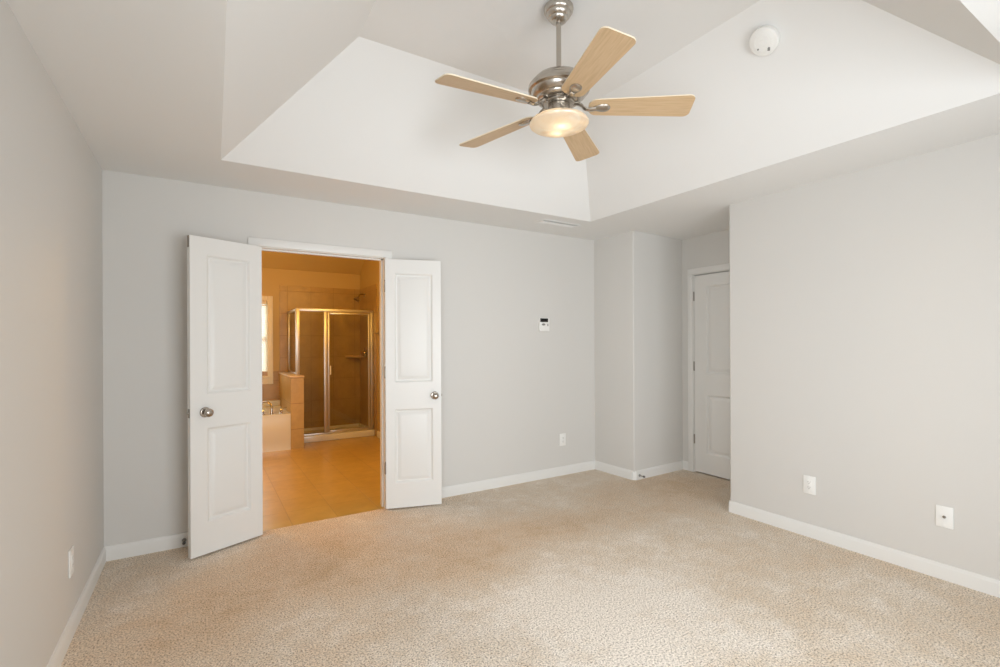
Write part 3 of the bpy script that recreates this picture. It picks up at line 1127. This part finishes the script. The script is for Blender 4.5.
ZT = 1.828
fr('corner_post', (1.080, 1.132, 6.978, 7.022, KZ + 0.022, ZT))
fr('header_rail', (1.080, BXR - TT - 0.008, 6.982, 7.018, ZT - 0.034, ZT + 0.006))
fr('return_header_rail', (1.084, 1.116, 7.018, YB2 - TT - 0.025, ZT - 0.034, ZT + 0.002))
fr('wall_channel', (1.088, 1.112, YB2 - TT - 0.025 - 0.028, YB2 - TT - 0.025, KZ + 0.022, ZT - 0.034))
fr('return_sill', (1.088, 1.112, 7.022, YB2 - TT - 0.025, KZ + 0.022, KZ + 0.040))
fr('return_panel', (1.097, 1.103, 7.02, YB2 - TT - 0.025 - 0.01, KZ + 0.035, ZT - 0.02), m_=M['glass'], bev=0)
fr('sill_rail', (1.122, BXR - TT - 0.008 - 0.002, 6.984, 7.016, 0.090, 0.112))
fr('wall_jamb', (1.121, 1.140, 6.986, 7.014, 0.104, KZ))
fr('fixed_panel', (1.134, 1.455, 6.997, 7.003, 0.10, ZT - 0.02), m_=M['glass'], bev=0)
fr('panel_stile', (1.448, 1.494, 6.984, 7.016, 0.104, ZT - 0.034))
fr('strike_jamb', (2.102, BXR - TT - 0.008, 6.984, 7.016, 0.104, ZT - 0.034))
door = fr('shower_door', (1.500, 1.527, 6.988, 7.012, 0.112, ZT - 0.042))
fr('door_stile', (2.066, 2.096, 6.988, 7.012, 0.112, ZT - 0.042), door)
fr('door_rail', (1.527, 2.066, 6.988, 7.012, ZT - 0.066, ZT - 0.042), door)
fr('door_rail', (1.527, 2.066, 6.988, 7.012, 0.112, 0.132), door)
fr('door_glass', (1.520, 2.072, 6.997, 7.003, 0.125, ZT - 0.05), door, m_=M['glass'], bev=0)
hb = B()
box(hb, 1.516 - 1.12, 1.536 - 1.12, -0.050, -0.036, 0.915, 1.040, 0.004)
for z in (0.935, 1.020):
    box(hb, 1.521 - 1.12, 1.531 - 1.12, -0.038, -0.010, z - 0.006, z + 0.006)
link('door_handle', hb, M['plastic'], door)

# corner soap shelf
bm = B()
prism(bm, [(0, 0), (-0.235, 0)] + [(-0.235 * math.cos(t), -0.20 * math.sin(t)) for t in [math.radians(a) for a in (15, 30, 45, 60, 75)]] + [(0, -0.20)], 0, 0.030)
bmesh.ops.bevel(bm, geom=[e_ for e_ in bm.edges], offset=0.004, segments=2, affect='EDGES')
ss = link('shower_shelf', bm, mat('shelf_tile', (0.56, 0.40, 0.245), 0.35))
ss.location = (BXR - TT, YB2 - TT, 1.130)
tag(ss, 'tan corner soap shelf inside the shower', 'shelf')

RY90 = Matrix.Rotation(math.radians(-90), 4, 'Y')     # local Z -> -X
sv = empty('shower_valve', (BXR - TT, 7.42, 1.203), 0, 'chrome shower valve with lever on the tiled side wall', 'shower valve')
link('escutcheon', lathe(B(), [(0, 0), (0.075, 0), (0.075, 0.004), (0.060, 0.010), (0.030, 0.014), (0.026, 0.030), (0, 0.030)], 32, RY90.copy()), M['chrome'], sv)
bm = B()
tube(bm, [(-0.025, 0, 0), (-0.060, 0, 0.002)], [0.020, 0.018], 16)
tube(bm, [(-0.048, 0, 0.0), (-0.056, -0.05, 0.006), (-0.062, -0.095, 0.010)], [0.011, 0.009, 0.007], 12)
link('lever', bm, M['chrome'], sv)
sh = empty('overhead_shower', (BXR - TT, 7.45, 2.092), 0, 'dark chrome shower head on a bent arm above the enclosure', 'shower head')
bm = lathe(B(), [(0, 0), (0.030, 0), (0.030, 0.004), (0.014, 0.012), (0, 0.012)], 24, RY90.copy())
link('flange', bm, M['chrome'], sh)
bm = B()
tube(bm, smooth_path([(0, 0, 0), (-0.04, -0.01, 0.012), (-0.08, -0.02, 0.004), (-0.110, -0.03, -0.034)], 6), 0.0105, 12)
link('arm', bm, M['chrome'], sh)
hd = Matrix.Translation((-0.107, -0.03, -0.030)) @ Vector((-0.55, -0.1, -0.85)).to_track_quat('Z', 'Y').to_matrix().to_4x4()
link('spray_head', lathe(B(), [(0, 0), (0.012, 0), (0.016, 0.012), (0.022, 0.028), (0.042, 0.050), (0.044, 0.062), (0.040, 0.066), (0, 0.066)], 28, hd), M['bronze'], sh)

hk = empty('robe_hook', (BXR, 6.82, 1.498), 0, 'small dark hook on the wall beside the shower tile', 'hook')
link('base_plate', lathe(B(), [(0, 0), (0.020, 0), (0.020, 0.004), (0.010, 0.008), (0, 0.008)], 20, RY90.copy()), M['bronze'], hk)
bm = B()
tube(bm, smooth_path([(-0.006, 0, 0), (-0.030, 0, -0.010), (-0.045, 0, -0.006), (-0.052, 0, 0.014)], 5), 0.006, 10)
link('prong', bm, M['bronze'], hk)
